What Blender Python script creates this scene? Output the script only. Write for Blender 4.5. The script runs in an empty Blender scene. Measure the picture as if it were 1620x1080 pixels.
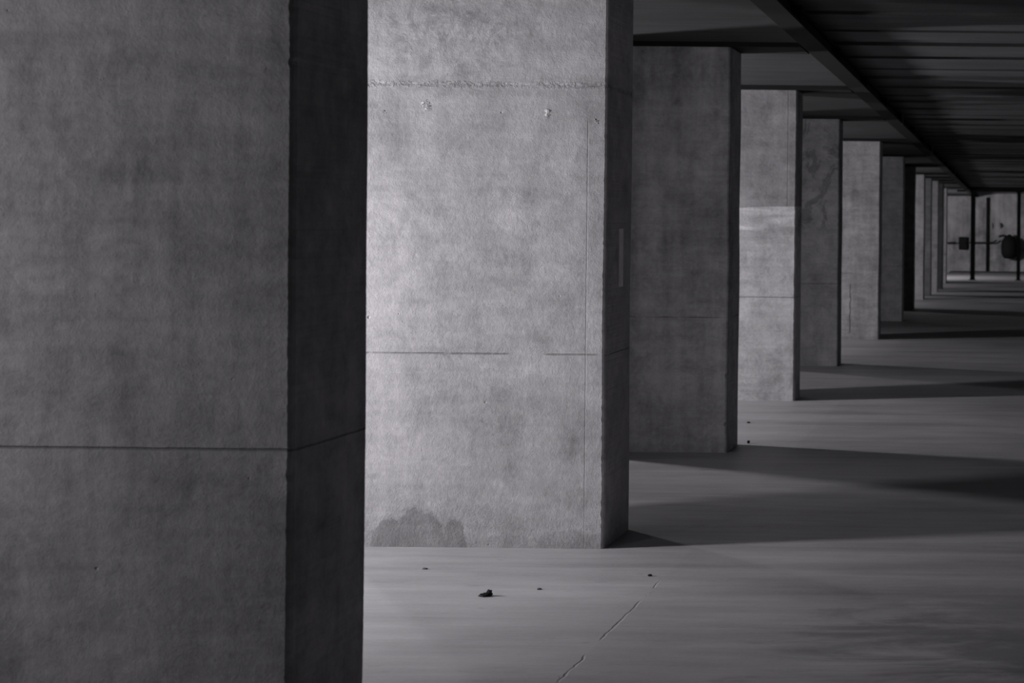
import bpy, math, random
from mathutils import Vector, noise
random.seed(7)
sc = bpy.context.scene
COL = sc.collection
H = 1.5                 # eye height; the lens frames a hall of this scale
F = 2600.0              # focal length in pixels of the 1620 px wide frame
VX, VY = 1600.0, 366.0  # where the row of piers vanishes
ROLL = 0.010

# ------------------------------------------------------------------ camera
cd = bpy.data.cameras.new('camera')
cam = bpy.data.objects.new('camera', cd)
COL.objects.link(cam)
sc.camera = cam
cd.sensor_width = 36.0
cd.lens = F/1620*36
# principal point sits at the vanishing point (the photograph is a shifted crop); roll turns about it
cam.location = (0, 0, H)
cam.rotation_euler = (math.pi/2, 0, 0)
cd.shift_x = -(VX-810)/1620
cd.shift_y = (VY-540)/1620
cam.rotation_mode = 'QUATERNION'
from mathutils import Quaternion, Euler
cam.rotation_quaternion = Euler((math.pi/2, 0, 0)).to_quaternion() @ Quaternion((0, 0, 1), ROLL)
cd.clip_end = 300
cd.dof.use_dof = True
cd.dof.focus_distance = 5.1*H
cd.dof.aperture_fstop = 5.0

# ------------------------------------------------------------------ world, exposure
w = bpy.data.worlds.new('world')
sc.world = w
w.use_nodes = True
w.node_tree.nodes['Background'].inputs[0].default_value = (0.98, 0.95, 1.0, 1)
w.node_tree.nodes['Background'].inputs[1].default_value = 0.045
sc.view_settings.view_transform = 'Standard'
sc.view_settings.look = 'None'
sc.view_settings.gamma = 1
sc.view_settings.use_curve_mapping = False
sc.view_settings.exposure = 0.0

TINT = (1.0, 0.98, 1.012)

# ------------------------------------------------------------------ shader helpers
class V:
    """a scalar socket with operators"""
    def __init__(s, nt, sock): s.nt, s.s = nt, sock
    def _m(s, op, a, b=None, c=None, clamp=False):
        n = s.nt.nodes.new('ShaderNodeMath'); n.operation = op; n.use_clamp = clamp
        for i, q in enumerate((a, b, c)):
            if q is None: continue
            if isinstance(q, V): s.nt.links.new(q.s, n.inputs[i])
            else: n.inputs[i].default_value = q
        return V(s.nt, n.outputs[0])
    def __add__(s, o): return s._m('ADD', s, o)
    __radd__ = __add__
    def __sub__(s, o): return s._m('SUBTRACT', s, o)
    def __rsub__(s, o): return s._m('SUBTRACT', o, s)
    def __mul__(s, o): return s._m('MULTIPLY', s, o)
    __rmul__ = __mul__
    def __truediv__(s, o): return s._m('DIVIDE', s, o)
    def abs(s): return s._m('ABSOLUTE', s)
    def sq(s): return s*s
    def sqrt(s): return s._m('SQRT', s)
    def max(s, o): return s._m('MAXIMUM', s, o)
    def min(s, o): return s._m('MINIMUM', s, o)
    def clamp(s): return s._m('ADD', s, 0.0, clamp=True)
    def ss(s, a, b):      # smoothstep from a to b (a > b falls)
        n = s.nt.nodes.new('ShaderNodeMapRange'); n.interpolation_type = 'SMOOTHSTEP'
        s.nt.links.new(s.s, n.inputs[0])
        if a < b: n.inputs[1].default_value, n.inputs[2].default_value, n.inputs[3].default_value, n.inputs[4].default_value = a, b, 0, 1
        else: n.inputs[1].default_value, n.inputs[2].default_value, n.inputs[3].default_value, n.inputs[4].default_value = b, a, 1, 0
        return V(s.nt, n.outputs[0])

class Mat:
    def __init__(s, name):
        s.m = bpy.data.materials.new(name); s.m.use_nodes = True
        s.nt = s.m.node_tree
        s.b = s.nt.nodes['Principled BSDF']
        tc = s.nt.nodes.new('ShaderNodeTexCoord')
        s.co = tc.outputs['Object']
        sp = s.nt.nodes.new('ShaderNodeSeparateXYZ'); s.nt.links.new(s.co, sp.inputs[0])
        s.x, s.y, s.z = (V(s.nt, sp.outputs[i]) for i in range(3))
        oi = s.nt.nodes.new('ShaderNodeObjectInfo')
        s.rnd = V(s.nt, oi.outputs['Random'])
        s.seed = s.rnd*37.0
    def noise(s, scale, sx=1, sy=1, sz=1, detail=4, rough=.55, off=0.0, dist=0.0):
        mp = s.nt.nodes.new('ShaderNodeMapping'); s.nt.links.new(s.co, mp.inputs[0])
        mp.inputs['Scale'].default_value = (sx, sy, sz)
        cb = s.nt.nodes.new('ShaderNodeCombineXYZ')
        o = s.seed + off
        for i in range(3): s.nt.links.new(o.s, cb.inputs[i])
        s.nt.links.new(cb.outputs[0], mp.inputs['Location'])
        n = s.nt.nodes.new('ShaderNodeTexNoise'); s.nt.links.new(mp.outputs[0], n.inputs['Vector'])
        n.inputs['Scale'].default_value = scale; n.inputs['Detail'].default_value = detail
        n.inputs['Roughness'].default_value = rough; n.inputs['Distortion'].default_value = dist
        return V(s.nt, n.outputs['Fac'])
    def voro(s, scale, off=0.0):
        mp = s.nt.nodes.new('ShaderNodeMapping'); s.nt.links.new(s.co, mp.inputs[0])
        cb = s.nt.nodes.new('ShaderNodeCombineXYZ')
        o = s.seed + off
        for i in range(3): s.nt.links.new(o.s, cb.inputs[i])
        s.nt.links.new(cb.outputs[0], mp.inputs['Location'])
        n = s.nt.nodes.new('ShaderNodeTexVoronoi'); s.nt.links.new(mp.outputs[0], n.inputs['Vector'])
        n.inputs['Scale'].default_value = scale
        return V(s.nt, n.outputs['Distance'])
    def finish(s, val, height=None, dist=.004, rough=.85, spec=.3, strength=1.0):
        cb = s.nt.nodes.new('ShaderNodeCombineXYZ')
        for i in range(3):
            q = val*TINT[i]; s.nt.links.new(q.s, cb.inputs[i])
        s.nt.links.new(cb.outputs[0], s.b.inputs['Base Color'])
        if isinstance(rough, V): s.nt.links.new(rough.s, s.b.inputs['Roughness'])
        else: s.b.inputs['Roughness'].default_value = rough
        s.b.inputs['Specular IOR Level'].default_value = spec
        if height is not None:
            bp = s.nt.nodes.new('ShaderNodeBump')
            bp.inputs['Distance'].default_value = dist
            bp.inputs['Strength'].default_value = strength
            s.nt.links.new(height.s, bp.inputs['Height'])
            s.nt.links.new(bp.outputs[0], s.b.inputs['Normal'])
        return s.m

def pier_material(name, base=.36, kind='plain', con=1.0, streak=1.0):
    """board-marked cast concrete; object origin at the pier's front right foot, x runs to -width"""
    m = Mat(name)
    u, v = m.x*-1.0, m.z
    big = m.noise(1.5, detail=6, rough=.62)
    mid = m.noise(6.5, detail=7, rough=.68, off=11, dist=.5)
    fine = m.noise(45, detail=5, rough=.7, off=23)
    grit = m.noise(190, detail=3, rough=.7, off=29)
    vert = m.noise(9, 1, 1, .10, detail=5, rough=.65, off=5)
    hori = m.noise(7, .25, 1, 2.2, detail=5, rough=.65, off=8)
    holes = (m.voro(9, off=3) + m.noise(4, detail=2, off=44)*.16 - .045 + (fine-.5)*.05).ss(.075, .03)
    pits = m.voro(55, off=6).ss(.12, .02)*m.noise(5, detail=2, off=41).ss(.5, .7)
    spots = m.noise(5.5, detail=5, rough=.6, off=17).ss(.62, .74)
    val = 1.0 + con*((big-.5)*1.3 + (mid-.5)*1.25 + (fine-.5)*.75 + (grit-.5)*.4 + (vert-.5)*.9*streak + (hori-.5)*.8)
    cloud = m.noise(2.6, detail=8, rough=.72, off=19, dist=1.2).ss(.40, .62)
    rub = m.noise(14, 1.0, 1, .8, detail=6, rough=.75, off=27, dist=.8).ss(.52, .70)*m.noise(2.1, detail=2, off=28).ss(.45, .6)
    val = val*(1.0 - spots*.30*con)*(1.0 - holes*.15)*(1.0 - pits*.2)*(1.07 - cloud*.15)*(1.0 - rub*.16)
    hgt = fine*.36 + grit*.20 + mid*.55 + big*.6 - holes*.6 - pits*.4 + hori*.10
    wob = (m.noise(14, detail=3, off=31)-.5)
    if kind != 'bare':
        # formwork joint across the face and the strip mark near the arris
        brk = m.noise(2.2, 1, 1, .01, detail=2, off=51).ss(.36, .44)
        if kind == 'plain': brk = 1.0
        if kind == 'bright': brk = (1.0 - u.ss(.25, .30)*u.ss(.47, .42))*m.noise(9, 1, 1, .01, detail=3, off=52).ss(.30, .5)*.8 + .08
        line = (v + wob*.004 - .905).abs().ss(.0045, .0015)*brk
        val = val*(1.0 - line*.42); hgt = hgt - line*.6
        if kind in ('bright', 'lifted'):
          vm = (u + wob*.003 - (.092 if kind == 'bright' else .079)).abs().ss(.004, .0012)*(v.ss(2.02, 1.98) if kind == 'bright' else v.ss(1.69, 1.71)*2.0)
          val = val*(1.0 - vm*.16); hgt = hgt - vm*.12
    if kind == 'bright':
        up = (v + wob*.012 - 2.165)
        lift = up.ss(-.004, .004)
        val = val*(1.0 + lift*.16)
        seam = (up+.006).abs().ss(.022, .004)
        crumb = m.noise(75, .8, 1, 1.0, detail=4, rough=.7, off=61).ss(.42, .62)
        val = val*(1.0 - (up-.022).abs().ss(.03, .0)*.10)
        hgt = hgt + seam*crumb*m.noise(6, detail=2, off=62).ss(.3, .6)*.9 + lift*.5
        # swirled release-agent marks above the seam
        sw = m.noise(7, 1.0, 1, .8, detail=6, rough=.75, off=71, dist=1.6)
        ar = ((u-.72)*1.9).sq() + ((v-2.5)*2.1).sq()
        val = val*(1.0 - sw.ss(.44, .62)*ar.ss(.9, .1)*.30)
        for bu, bv in ((.84, 2.06), (.285, 2.035), (1.05, 2.03), (.055, 1.99)):
            q = ((u-bu+wob*.09).sq()*1.3 + (v-bv+wob*.07+(mid-.5)*.05).sq()).sqrt()
            r = .030 if bu in (.84, .285) else .012
            hgt = hgt + q.ss(r, r*.4)*1.8*crumb.ss(.3, .7)
            val = val*(1.0 + q.ss(r, r*.3)*(crumb-.5)*.5)
        # damp patches rising from the floor
        dn = m.noise(16, detail=6, rough=.7, off=81)-.5
        st = None
        for cu, cv, ru, rv in ((.86, .0, .135, .185), (.70, .0, .062, .135), (.99, .0, .105, .13), (.46, -.02, .16, .085), (.15, -.02, .20, .11)):
            q = (((u-cu)/ru).sq() + ((v-cv)/rv).sq()).sqrt() + dn*.75
            k = q.ss(1.06, .90)*(1.0 if cu > .6 else .45)
            st = k if st is None else st.max(k)
        val = val*(1.0 - st*.36)
        low = v.ss(.36, .05)
        hgt = hgt + low*m.noise(38, detail=6, rough=.8, off=91)*1.3
    if kind == 'lifted':
        lo = (v + wob*.02 + u*.03 - 1.70).ss(.006, -.006)
        val = val*(.60 + lo*.42)
        wv = m.noise(3.2, .45, 1, 3.0, detail=3, rough=.5, off=95, dist=.9)
        zone = v.ss(1.32, 1.46)*lo
        val = val*(1.0 + (wv.ss(.38, .62)-.45)*.42*zone)
    if kind == 'dim':
        top = (v-2.60 + wob*.01).ss(.004, -.004)*v.ss(2.30, 2.58)
        stn = m.noise(13, 1.4, 1, .5, detail=5, rough=.7, off=97).ss(.4, .65)
        val = val*(1.0 - top*stn*.25)
    if kind == 'cracked':
        ck = (u + wob*.05 - .39).abs().ss(.012, .003)*v.ss(.80, .70)*v.ss(.06, .12)
        pale = (u + wob*.05 - .39).ss(.0, .02)*v.ss(.75, .55)*m.noise(10, detail=5, rough=.7, off=98).ss(.4, .6)
        val = val*(1.0 - ck*.45)*(1.0 + pale*.18); hgt = hgt - ck*1.0
    if kind == 'worn':
        pt = m.noise(4.0, detail=6, rough=.7, off=99, dist=1.0).ss(.50, .58)*v.ss(1.35, 1.6)
        val = val*(1.0 - pt*.38)
    val = (val*base).max(.03)
    return m.finish(val, hgt, dist=.0050, rough=.82, spec=.25)

def floor_material():
    m = Mat('floor_concrete')
    big = m.noise(.55, detail=5, rough=.6)
    st = m.noise(2.2, .22, 1.6, 1, detail=7, rough=.66, off=4, dist=.3)
    st2 = m.noise(7, .16, 1.5, 1, detail=6, rough=.7, off=9)
    fine = m.noise(60, detail=4, rough=.7, off=14)
    spots = m.noise(9, .6, 1.2, 1, detail=4, rough=.6, off=19).ss(.66, .74)
    val = 1.0 + (big-.5)*1.0 + (st-.5)*1.1 + (st2-.5)*.45 + (fine-.5)*.3
    val = val*(1.0-spots*.16)
    wob = (m.noise(5, detail=5, rough=.7, off=24)-.5)
    jn = (m.x + wob*.045 + .985*H).abs()
    vis = m.noise(2.4, .01, 1, 1, detail=3, off=27).ss(.42, .55)*m.y.ss(4.75*H, 4.5*H)
    ln = jn.ss(.006, .0015)*vis
    side = (m.x + wob*.045 + .985*H).ss(-.01, .01)
    val = val*(1.0 - ln*.25)*(1.0 - side*.05)
    dirt_falloff = (m.noise(1.5, .8, 1.9, 1, detail=6, rough=.65, off=37, dist=.5) + (m.x + .25*H)*.16).ss(.42, .60)*m.y.ss(4.9*H, 4.0*H)  # blotchy aisle dirt, growing rightwards to paint in the fading lamp light
    val = val*(1.0 - dirt_falloff*.42)
    chips = m.noise(26, detail=4, rough=.7, off=33).ss(.62, .7)*jn.ss(.07, .0)
    hgt = st*.35 + st2*.22 + fine*.10 - ln*.5 - chips*.4
    rough = .50 + (st-.5)*.25 + big*.1
    return m.finish((val*.345).max(.03), hgt, dist=.004, rough=rough, spec=.35)

def slab_material(name, base, sc1=1.0):
    m = Mat(name)
    big = m.noise(1.1*sc1, detail=5, rough=.6)
    st = m.noise(4, .25, 2.6, 1, detail=6, rough=.65, off=4)
    fine = m.noise(50, detail=4, rough=.7, off=14)
    val = 1.0 + (big-.5)*.9 + (st-.5)*1.1 + (fine-.5)*.4
    return m.finish((val*base).max(.01), st*.4+fine*.2, dist=.004, rough=.85, spec=.2)

def wall_material(name, base, dirty=1.0):
    m = Mat(name)
    big = m.noise(.9, detail=6, rough=.7, dist=.6)
    ver = m.noise(3.2, 1, 1, .12, detail=6, rough=.7, off=4)
    mid = m.noise(5, detail=5, rough=.7, off=9)
    val = 1.0 + (big-.5)*2.6*dirty + (ver-.5)*1.8*dirty + (mid-.5)*.5
    return m.finish((val*base).max(.015), mid*.6+ver*.2, dist=.006, rough=.9, spec=.2)

def metal_material(name, base, rough=.6):
    m = Mat(name)
    rust = m.noise(6, detail=6, rough=.7)
    fine = m.noise(60, detail=3, off=7)
    m.b.inputs['Metallic'].default_value = 0
    return m.finish(((1.0+(rust-.5)*.9+(fine-.5)*.3)*base).max(.008), rust*.4+fine*.2, dist=.002, rough=rough, spec=.12)

# ------------------------------------------------------------------ mesh helpers
def link(name, verts, faces, mat, parent=None, loc=(0, 0, 0), smooth=False):
    me = bpy.data.meshes.new(name)
    me.from_pydata([tuple(v) for v in verts], [], faces)
    me.validate(); me.update()
    if mat: me.materials.append(mat)
    if smooth:
        for p in me.polygons: p.use_smooth = True
    o = bpy.data.objects.new(name, me)
    COL.objects.link(o); o.location = loc
    if parent: o.parent = parent
    return o
def boxes(bs):
    vs, fs = [], []
    for x0, x1, y0, y1, z0, z1 in bs:
        n = len(vs)
        vs += [(x0,y0,z0),(x1,y0,z0),(x1,y1,z0),(x0,y1,z0),(x0,y0,z1),(x1,y0,z1),(x1,y1,z1),(x0,y1,z1)]
        fs += [tuple(n+i for i in f) for f in ((3,2,1,0),(4,5,6,7),(0,1,5,4),(1,2,6,5),(2,3,7,6),(3,0,4,7))]
    return vs, fs
def box(name, b, mat, parent=None, loc=(0,0,0), bevel=0.0):
    vs, fs = boxes([b] if not isinstance(b, list) else b)
    o = link(name, vs, fs, mat, parent, loc)
    if bevel:
        md = o.modifiers.new('bevel', 'BEVEL'); md.width = bevel; md.segments = 2
    return o
def tube(name, pts, r, mat, parent=None, loc=(0,0,0), seg=14):
    vs, fs = [], []
    P = [Vector(p) for p in pts]
    for i, p in enumerate(P):
        d = (P[min(i+1, len(P)-1)]-P[max(i-1, 0)]).normalized()
        a = d.orthogonal().normalized() if i == 0 else (a - d*a.dot(d)).normalized()
        b = d.cross(a)
        for k in range(seg):
            t = 2*math.pi*k/seg
            vs.append(p + a*math.cos(t)*r + b*math.sin(t)*r)
    for i in range(len(P)-1):
        for k in range(seg):
            fs.append((i*seg+k, i*seg+(k+1)%seg, (i+1)*seg+(k+1)%seg, (i+1)*seg+k))
    fs.append(tuple(range(seg))[::-1]); fs.append(tuple((len(P)-1)*seg+k for k in range(seg)))
    return link(name, vs, fs, mat, parent, loc, smooth=False)
def tag(o, label, cat, group=None):
    o['label'] = label; o['category'] = cat
    if group: o['group'] = group
    return o
def struct(o):
    o['kind'] = 'structure'; return o
def empty(name, loc):
    o = bpy.data.objects.new(name, None); COL.objects.link(o); o.location = loc
    o.empty_display_size = .2
    return o

# ------------------------------------------------------------------ layout from the photograph
def foot(px, py):
    """floor point seen at a pixel of the photograph, in metres"""
    a, b = px-VX, py-VY
    dx, dy = a + ROLL*b, b - ROLL*a
    return dx/dy*H, F/dy*H

XR = -1.26*H            # right faces of the row of piers
PW = 1.27               # pier width
TOP = 1.81*H            # top of piers
SOF = 1.833*H           # underside of the slabs over the row
CEIL = 1.90*H           # underside of the deck over the aisle
XW = -6.9               # left outer wall
XE = 7.0                # right outer wall
YB = 39.5*H             # back wall

# ------------------------------------------------------------------ setting
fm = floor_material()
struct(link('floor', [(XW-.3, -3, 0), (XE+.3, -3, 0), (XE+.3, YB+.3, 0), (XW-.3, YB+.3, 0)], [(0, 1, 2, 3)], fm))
struct(box('wall_left', (XW-.25, XW, -3, YB, 0, CEIL+.1), wall_material('outer_wall_concrete', .06, .6)))
struct(box('wall_right', (XE, XE+.25, -3, YB, 0, CEIL+.1), wall_material('aisle_wall_concrete', .45, .6)))

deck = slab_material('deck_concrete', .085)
bs = []
y = -3.0; k = 0
while y < YB:
    wd = .42 + .06*random.random()
    dz = (0, .012, .0, .03, .006, .018)[k % 6]
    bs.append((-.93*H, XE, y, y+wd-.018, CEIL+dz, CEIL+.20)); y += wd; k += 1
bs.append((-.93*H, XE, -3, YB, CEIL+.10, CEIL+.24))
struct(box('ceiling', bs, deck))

# ------------------------------------------------------------------ piers
# (front right foot in pixels, thickness/H, kind of surface, base tone, label)
pier_rows = [
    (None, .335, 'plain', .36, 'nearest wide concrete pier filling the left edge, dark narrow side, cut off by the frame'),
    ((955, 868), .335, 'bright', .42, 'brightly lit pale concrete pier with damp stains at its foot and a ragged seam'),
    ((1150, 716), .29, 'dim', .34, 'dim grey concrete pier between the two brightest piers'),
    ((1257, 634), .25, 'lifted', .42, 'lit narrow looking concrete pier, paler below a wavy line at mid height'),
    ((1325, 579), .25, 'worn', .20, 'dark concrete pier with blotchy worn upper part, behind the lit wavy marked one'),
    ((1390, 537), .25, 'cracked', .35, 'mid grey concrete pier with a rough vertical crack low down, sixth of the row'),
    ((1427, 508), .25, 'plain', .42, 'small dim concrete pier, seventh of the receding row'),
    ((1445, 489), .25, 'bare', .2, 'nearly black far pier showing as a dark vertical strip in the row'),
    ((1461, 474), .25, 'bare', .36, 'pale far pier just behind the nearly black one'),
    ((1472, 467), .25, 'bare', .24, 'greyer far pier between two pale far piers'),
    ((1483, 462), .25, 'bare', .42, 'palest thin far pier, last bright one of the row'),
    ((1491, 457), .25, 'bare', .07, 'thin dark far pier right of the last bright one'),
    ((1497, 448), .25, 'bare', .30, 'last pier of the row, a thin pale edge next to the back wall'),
]
def pier_mesh(seed, w_, t_, h_, dz, rough):
    rv = Vector((seed*13.7, seed*5.1, 0))
    c = .012
    corners = [((0, 0), (-1, 0), (0, 1)), ((0, t_), (0, -1), (-1, 0)), ((-w_, t_), (1, 0), (0, -1)), ((-w_, 0), (0, 1), (1, 0))]
    n = max(2, int(h_/dz)); vs = []; fs = []
    for i in range(n+1):
        z = h_*i/n
        wav = .006*noise.noise(Vector((z*1.3, seed, 3.3)))
        for ci, ((cx, cy), a, b) in enumerate(corners):
            q = rv + Vector((ci*9.1, z*2.2, 0))
            fr = 1.0 if ci in (0, 3) else .3
            chip = noise.noise(Vector((ci*7.3+seed, z*9, 1.0)))*.6 + noise.noise(Vector((ci*3.3+seed, z*34, 5.0)))*.7
            env = .25 + 1.1*max(0, noise.noise(q)+.05) + (1.1 if z < .30 else 0)*max(0, noise.noise(q*3)+.5)
            d = fr*rough*(.0025 + .014*max(0, chip)*env)
            jx = fr*rough*.0018*noise.noise(Vector((z*60, ci*5+seed, 9)))
            p0 = (cx + a[0]*(c+d), cy + a[1]*(c+d)); p2 = (cx + b[0]*(c+d), cy + b[1]*(c+d))
            p1 = (cx + (a[0]+b[0])*(.003+d*.75), cy + (a[1]+b[1])*(.003+d*.75))
            for (x, y) in (p0, p1, p2):
                vs.append((x+wav+jx, y+wav*.5, z))
    m = 12
    for i in range(n):
        for k in range(m):
            fs.append((i*m+k, i*m+(k+1) % m, (i+1)*m+(k+1) % m, (i+1)*m+k))
    fs.append(tuple(range(m))[::-1]); fs.append(tuple(n*m+k for k in range(m)))
    return vs, fs
PY = []
piers = []
for i, (px, th, kind, base, label) in enumerate(pier_rows):
    if px is None: X, Y = XR, 2.886*H
    else: X, Y = foot(*px)
    t_ = th*H
    near = i < 3
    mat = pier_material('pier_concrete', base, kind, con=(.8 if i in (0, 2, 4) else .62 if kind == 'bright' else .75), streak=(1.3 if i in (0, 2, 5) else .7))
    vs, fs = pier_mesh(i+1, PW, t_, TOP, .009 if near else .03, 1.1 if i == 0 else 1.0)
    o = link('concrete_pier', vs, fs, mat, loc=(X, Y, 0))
    tag(o, label, 'pier', 'row of concrete piers')
    piers.append(o); PY.append((X, Y, t_))
# pale strip fixed on the dark side of the brightest pier
X, Y, t_ = PY[1]
tape = slab_material('pale_strip', .85)
s = box('metal_strip', (.0, .006, .235, .305, 1.5-.285, 1.5-.005), tape, piers[1])
s['label'] = 'pale vertical strip on the dark side'

# ------------------------------------------------------------------ slabs and beams over the row
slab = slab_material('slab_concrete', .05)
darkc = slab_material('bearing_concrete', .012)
rowcat = 'cross beams over the piers'
XL = -.93*H             # where the slabs meet the long steel beam
for i in range(-1, len(PY)):
    y0 = -3.0 if i < 0 else PY[i][1]+PY[i][2]
    y1 = YB if i == len(PY)-1 else PY[i+1][1]
    st = (0, -.004, .006, .0, .004)[i % 5]
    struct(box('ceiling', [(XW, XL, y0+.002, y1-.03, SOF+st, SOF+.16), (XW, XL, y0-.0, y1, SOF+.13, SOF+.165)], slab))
where = ['nearest pier', 'brightest pier with the stained foot', 'dim third pier', 'lit wavy marked fourth pier', 'dark fifth pier', 'sixth pier',
         'seventh pier', 'nearly black eighth pier', 'pale ninth pier', 'greyer tenth pier', 'palest eleventh pier', 'dark twelfth pier', 'last pier of the row']
for i, (X, Y, t_) in enumerate(PY):
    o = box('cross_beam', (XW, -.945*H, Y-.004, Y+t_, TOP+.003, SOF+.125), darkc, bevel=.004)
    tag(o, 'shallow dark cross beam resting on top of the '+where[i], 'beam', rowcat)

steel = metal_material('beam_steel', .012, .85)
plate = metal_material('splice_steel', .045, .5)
BB = TOP + .004
segs = [(-3.0, 8.05*H*.62), (8.05*H*.62, 12.55*H), (12.55*H, 17.2*H), (17.2*H, 24*H), (24*H, YB-.02)]
seglab = ['nearest length of dark steel beam running into the top of the picture above the aisle', 'dark steel ceiling beam length reaching back to the fifth pier',
          'dark steel ceiling beam length between the fifth and seventh piers', 'short looking dark steel ceiling beam length beyond the seventh pier', 'farthest dark steel ceiling beam length ending at the back wall']
segs[0] = (-3.0, 5.0*H); segs[1] = (5.0*H, 12.55*H)
for (a, b), lb in zip(segs, seglab):
    e = empty('steel_beam', (-.89*H, a, BB)); tag(e, lb, 'beam', 'lengths of the long steel beam')
    L = b-a-.01; hw = .05*H; tp = CEIL-BB
    box('bottom_flange', (-hw, hw, 0, L, 0, .018), steel, e, bevel=.003)
    box('web', (-.010, .010, 0, L, .018, tp-.016), steel, e)
    box('top_flange', (-hw*.95, hw*.55, 0, L, tp-.016, tp-.001), steel, e)
    n = int(L/2.0)
    for k in range(n+1):
        yy = .05 + k*(L-.1)/max(1, n)
        box('stiffener', [(.010, hw-.006, yy, yy+.012, .018, tp-.016)], steel, e)
    box('splice_plate', [(.012, .026, L-.16, L-.012, .03, tp-.03), (hw-.004, hw+.010, L-.14, L-.014, -.012, tp-.02)], plate, e, bevel=.002)

# ------------------------------------------------------------------ back of the hall
bw = struct(box('wall_back', (XW, XE, YB, YB+.25, 0, CEIL+.24), wall_material('back_wall_render', .22, 1.0)))
kerb = slab_material('kerb_concrete', .065)
k_ = box('kerb', (-1.45*H, XE-.02, YB-2.2, YB-.004, 0, .06), kerb, bevel=.01)
tag(k_, 'low concrete kerb along the foot of the back wall', 'kerb')
black = metal_material('black_iron', .008, .8)
Yp = 33.6*H
o = box('cross_beam', (-1.12*H, XE-.02, Yp-.12, Yp+.12, TOP-.01, CEIL-.002), darkc, bevel=.01)
tag(o, 'far dark lintel beam carried by black posts before the back wall', 'beam')
def post(px, wpx, label):
    X = (px-VX + ROLL*77)/78*H; hw = wpx/78*H/2
    e = empty('steel_post', (X, Yp, 0)); tag(e, label, 'post', 'black posts at the back of the hall')
    box('shaft', [(-hw, hw, -hw, -hw+.02, .02, TOP-.03), (-hw, hw, hw-.02, hw, .02, TOP-.03), (-.012, .012, -hw+.02, hw-.02, .02, TOP-.03)], black, e)
    box('base_plate', (-hw-.04, hw+.04, -hw-.04, hw+.04, 0, .02), black, e)
    box('head_plate', (-hw-.03, hw+.03, -hw-.03, hw+.03, TOP-.03, TOP-.011), black, e)
post(1538, 7.5, 'thick black steel post, left one of two before the back wall')
post(1611, 6.0, 'black steel post at the right edge of the picture')
def wallx(px): return (px-VX)/67.5*H*(YB/(38.5*H))
def wallz(py, px=1560): return H - (py-VY-ROLL*(px-VX))/F*YB
t = tube('drain_pipe', [(wallx(1562), YB-.09, .062), (wallx(1562), YB-.09, TOP)], .045, black)
tag(t, 'thin black vertical pipe on the back wall between the two posts', 'pipe')
zz = wallz(384)
t = tube('supply_pipe', [(wallx(1534), YB-.24, zz), (wallx(1571), YB-.24, zz+.01), (wallx(1577), YB-.24, zz+.10)], .03, black)
tag(t, 'thin black horizontal pipe crossing the back wall from the small box to the tank', 'pipe')
tube('bracket', [(wallx(1552), YB-.24, zz-.01), (wallx(1552), YB-.003, zz-.01)], .014, black, t)
t = tube('supply_pipe', [(wallx(1497), YB-.24, zz-.02), (wallx(1513), YB-.24, zz)], .03, black)
tag(t, 'short black pipe end left of the small box on the back wall', 'pipe')
tube('bracket', [(wallx(1503), YB-.24, zz-.01), (wallx(1503), YB-.003, zz-.01)], .014, black, t)
def cabinet(px0, px1, py0, py1, label, round_=0):
    e = empty('switch_box', (wallx((px0+px1)/2), YB-.151, wallz(py1)))
    tag(e, label, 'switch box')
    hw = (wallx(px1)-wallx(px0))/2; hh = wallz(py0)-wallz(py1)
    box('case', (-hw, hw, 0, .15, 0, hh), black, e, bevel=.02)
    box('door', (-hw*.86, hw*.86, -.018, -.001, hh*.08, hh*.92), black, e, bevel=.006)
    tube('handle', [(hw*.55, -.02, hh*.45), (hw*.55, -.05, hh*.47), (hw*.55, -.05, hh*.6), (hw*.55, -.02, hh*.62)], .012, black, e)
    return e
cabinet(1517, 1531, 375, 395, 'small black box on the back wall left of the thick post')
# rounded black tank on the wall near the right edge
e = empty('pressure_tank', (wallx(1597), YB-.34, wallz(409)))
tag(e, 'bulky rounded black tank on the back wall at the right edge', 'tank')
prof = [(0, .0), (.16, .02), (.25, .10), (.29, .22), (.30, .5), (.28, .66), (.2, .78), (.07, .84), (.06, .9), (0, .9)]
vs, fs = [], []
for r, z in prof:
    for k in range(20):
        a = 2*math.pi*k/20; vs.append((r*math.cos(a), r*math.sin(a), z*.98))
for i in range(len(prof)-1):
    for k in range(20): fs.append((i*20+k, i*20+(k+1) % 20, (i+1)*20+(k+1) % 20, (i+1)*20+k))
link('tank_body', vs, fs, black, e, smooth=True)
for za in (.2, .62): box('bracket', (-.25, .25, .24, .338, za, za+.04), black, e)
tube('valve', [(-.05, 0, .80), (-.22, 0, .84), (-.38, 0, .80)], .04, black, e)
# dark marks on the back wall
mk = metal_material('mark_paint', .03, .9)
for px, py, wpx, hpx, lb in ((1571, 358, 3, 12, 'narrow dark upright mark on the back wall'), (1585, 357, 7, 10, 'dark pointed mark on the back wall above the tank')):
    x0 = wallx(px); z0 = wallz(py); a = wpx/2/F*YB; b = hpx/2/F*YB
    o = link('wall_mark', [(x0-a, YB-.004, z0+b), (x0-a*.6, YB-.004, z0-b), (x0+a, YB-.004, z0-b*.1), (x0+a*.3, YB-.004, z0+b*.8),
                           (x0-a, YB-.001, z0+b), (x0-a*.6, YB-.001, z0-b), (x0+a, YB-.001, z0-b*.1), (x0+a*.3, YB-.001, z0+b*.8)],
             [(0, 1, 2, 3), (7, 6, 5, 4), (0, 4, 5, 1), (1, 5, 6, 2), (2, 6, 7, 3), (3, 7, 4, 0)], mk)
    tag(o, lb, 'mark')

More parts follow.
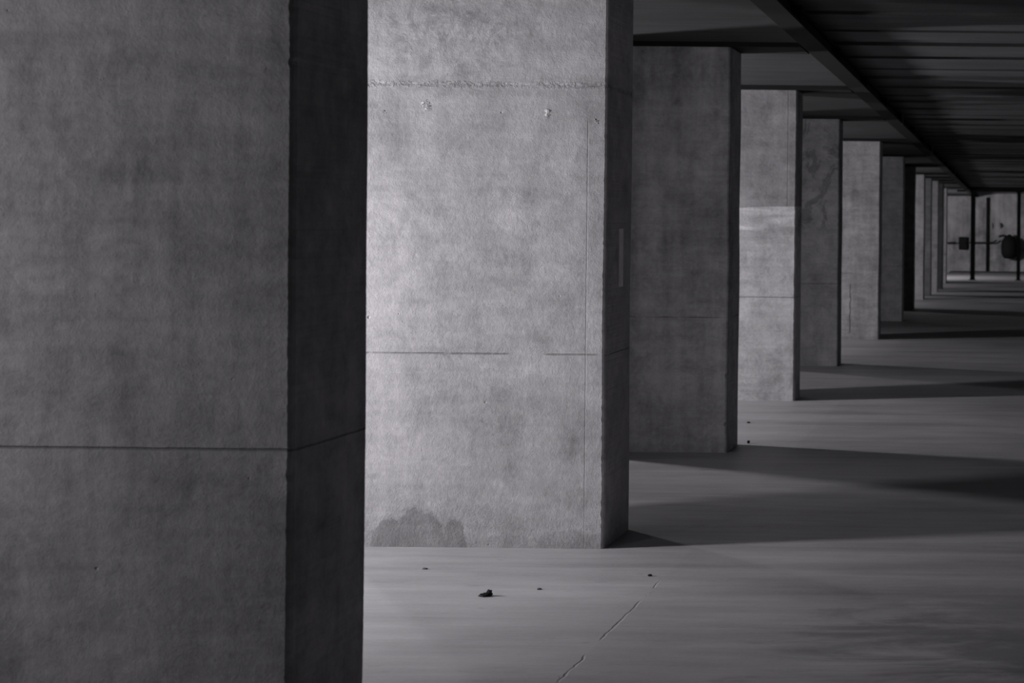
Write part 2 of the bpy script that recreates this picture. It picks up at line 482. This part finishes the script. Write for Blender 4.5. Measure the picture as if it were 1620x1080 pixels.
# ------------------------------------------------------------------ crumbs on the floor
stone = slab_material('pebble_stone', .035, 9)
crumb = slab_material('crumb_concrete', .12, 9)
def pebble(px, py, size, hgt, mat, label, seed, n=3):
    x, y = foot(px, py)
    vs, fs = [], []
    for j in range(1, 8):
        th = math.pi*j/8
        for k in range(12):
            a = 2*math.pi*k/12
            d = Vector((math.sin(th)*math.cos(a), math.sin(th)*math.sin(a), math.cos(th)))
            r = 1 + .45*noise.noise(d*1.7+Vector((seed*3.1, 0, 0))) + .15*noise.noise(d*5+Vector((seed, 0, 0)))
            vs.append((d.x*r*size*(1+.4*math.sin(a+seed)**2), d.y*r*size*.8, max(0, d.z*r*hgt+hgt*.72)))
    for j in range(6):
        for k in range(12): fs.append((j*12+k, (j+1)*12+k, (j+1)*12+(k+1) % 12, j*12+(k+1) % 12))
    fs.append(tuple(range(12))); fs.append(tuple(72+k for k in range(12))[::-1])
    o = link('pebble', vs, fs, mat, loc=(x, y, 0))
    return tag(o, label, 'pebble')
pebble(766, 943, .019, .008, stone, 'small black stone on the bright floor before the brightest pier', 1)
pebble(774, 942, .011, .014, stone, 'tiny upright black stone touching the right end of the small black stone', 2)
pebble(853, 932, .009, .004, crumb, 'tiny crumb on the floor right of the small black stone', 3)
pebble(1028, 911, .008, .005, stone, 'tiny dark crumb by the floor joint', 4)
pebble(672, 900, .010, .004, crumb, 'tiny pale crumb near the left foot of the brightest pier', 5)
pebble(1179, 632, .016, .010, stone, 'dark crumb at the left foot of the wavy marked pier', 6)
pebble(1188, 632, .010, .008, stone, 'smaller dark crumb beside the one at the foot of the wavy marked pier', 7)
pebble(1184, 669, .010, .007, stone, 'dark crumb on the lit floor before the wavy marked pier', 8)
pebble(1184, 701, .009, .012, stone, 'tiny crumb behind the dim third pier at the shadow edge', 9)

# ------------------------------------------------------------------ wall lamps in the left aisle (unseen; the light of the hall plus added fill lamps)
body = metal_material('lamp_housing', .10, .5)
glass = Mat('lamp_diffuser').m
gb = glass.node_tree.nodes['Principled BSDF']
gb.inputs['Base Color'].default_value = (.8, .8, .82, 1)
gb.inputs['Emission Color'].default_value = (1, .97, 1.03, 1); gb.inputs['Emission Strength'].default_value = 3
LX = -4.25*H
def wall_lamp(y, z, watt, label, sx=.34, sz=.6, rot=0.0, x=None, spread=105):
    e = empty('flood_lamp', (LX if x is None else x, y, z)); tag(e, label, 'lamp', 'flood lamps on stands in the left aisle')
    box('housing', (-.14, -.012, -sx/2-.03, sx/2+.03, -sz/2-.03, sz/2+.03), body, e, bevel=.01)
    box('diffuser', (-.012, -.002, -sx/2, sx/2, -sz/2, sz/2), glass, e)
    tube('stand', [(-.08, 0, -z+.03), (-.08, 0, -sz/2-.03)], .02, body, e)
    box('foot_plate', (-.28, .12, -.2, .2, -z+.002, -z+.03), body, e, bevel=.005)
    l = bpy.data.lights.new('lamp_light', 'AREA'); l.shape = 'RECTANGLE'; l.size = sz; l.size_y = sx
    l.energy = watt; l.color = (1, .975, 1.012); l.spread = math.radians(spread)
    lo = bpy.data.objects.new('lamp_light', l); COL.objects.link(lo); lo.parent = e
    lo.location = (.004, 0, 0); lo.rotation_euler = (0, -math.pi/2, 0)
    e.rotation_euler = (0, 0, rot)
    return e
def mid(i, j=None, f=.5):
    a = PY[i][1]+PY[i][2]; b = PY[i+1][1]; return a+(b-a)*f
wall_lamp(4.54*H, 1.30, 90, 'nearest flood lamp but one, between the first and second piers', x=-3.5*H, spread=120)
for i, watt, lb in ((2, 185, 'flood lamp between the third and fourth piers'),
                (4, 110, 'flood lamp between the fifth and sixth piers'), (7, 95, 'flood lamp before the ninth pier'),
                (9, 95, 'flood lamp before the eleventh pier'), (11, 90, 'flood lamp before the last pier')):
    wall_lamp(mid(i), 1.30, watt, lb, spread=135)
wall_lamp(2.3*H, 1.65, 20, 'small added fill lamp, unseen, in front of the nearest pier', sx=.2, sz=.3, x=-3.0*H, spread=150, rot=.3)  # fill lamp added to brighten the nearest pier's front
wall_lamp(34.0*H, 1.9, 260, 'farthest lamp, an added unseen fill turned towards the back wall', x=-3.6*H, rot=.6, spread=140)  # fill lamp added out of view to brighten the back wall
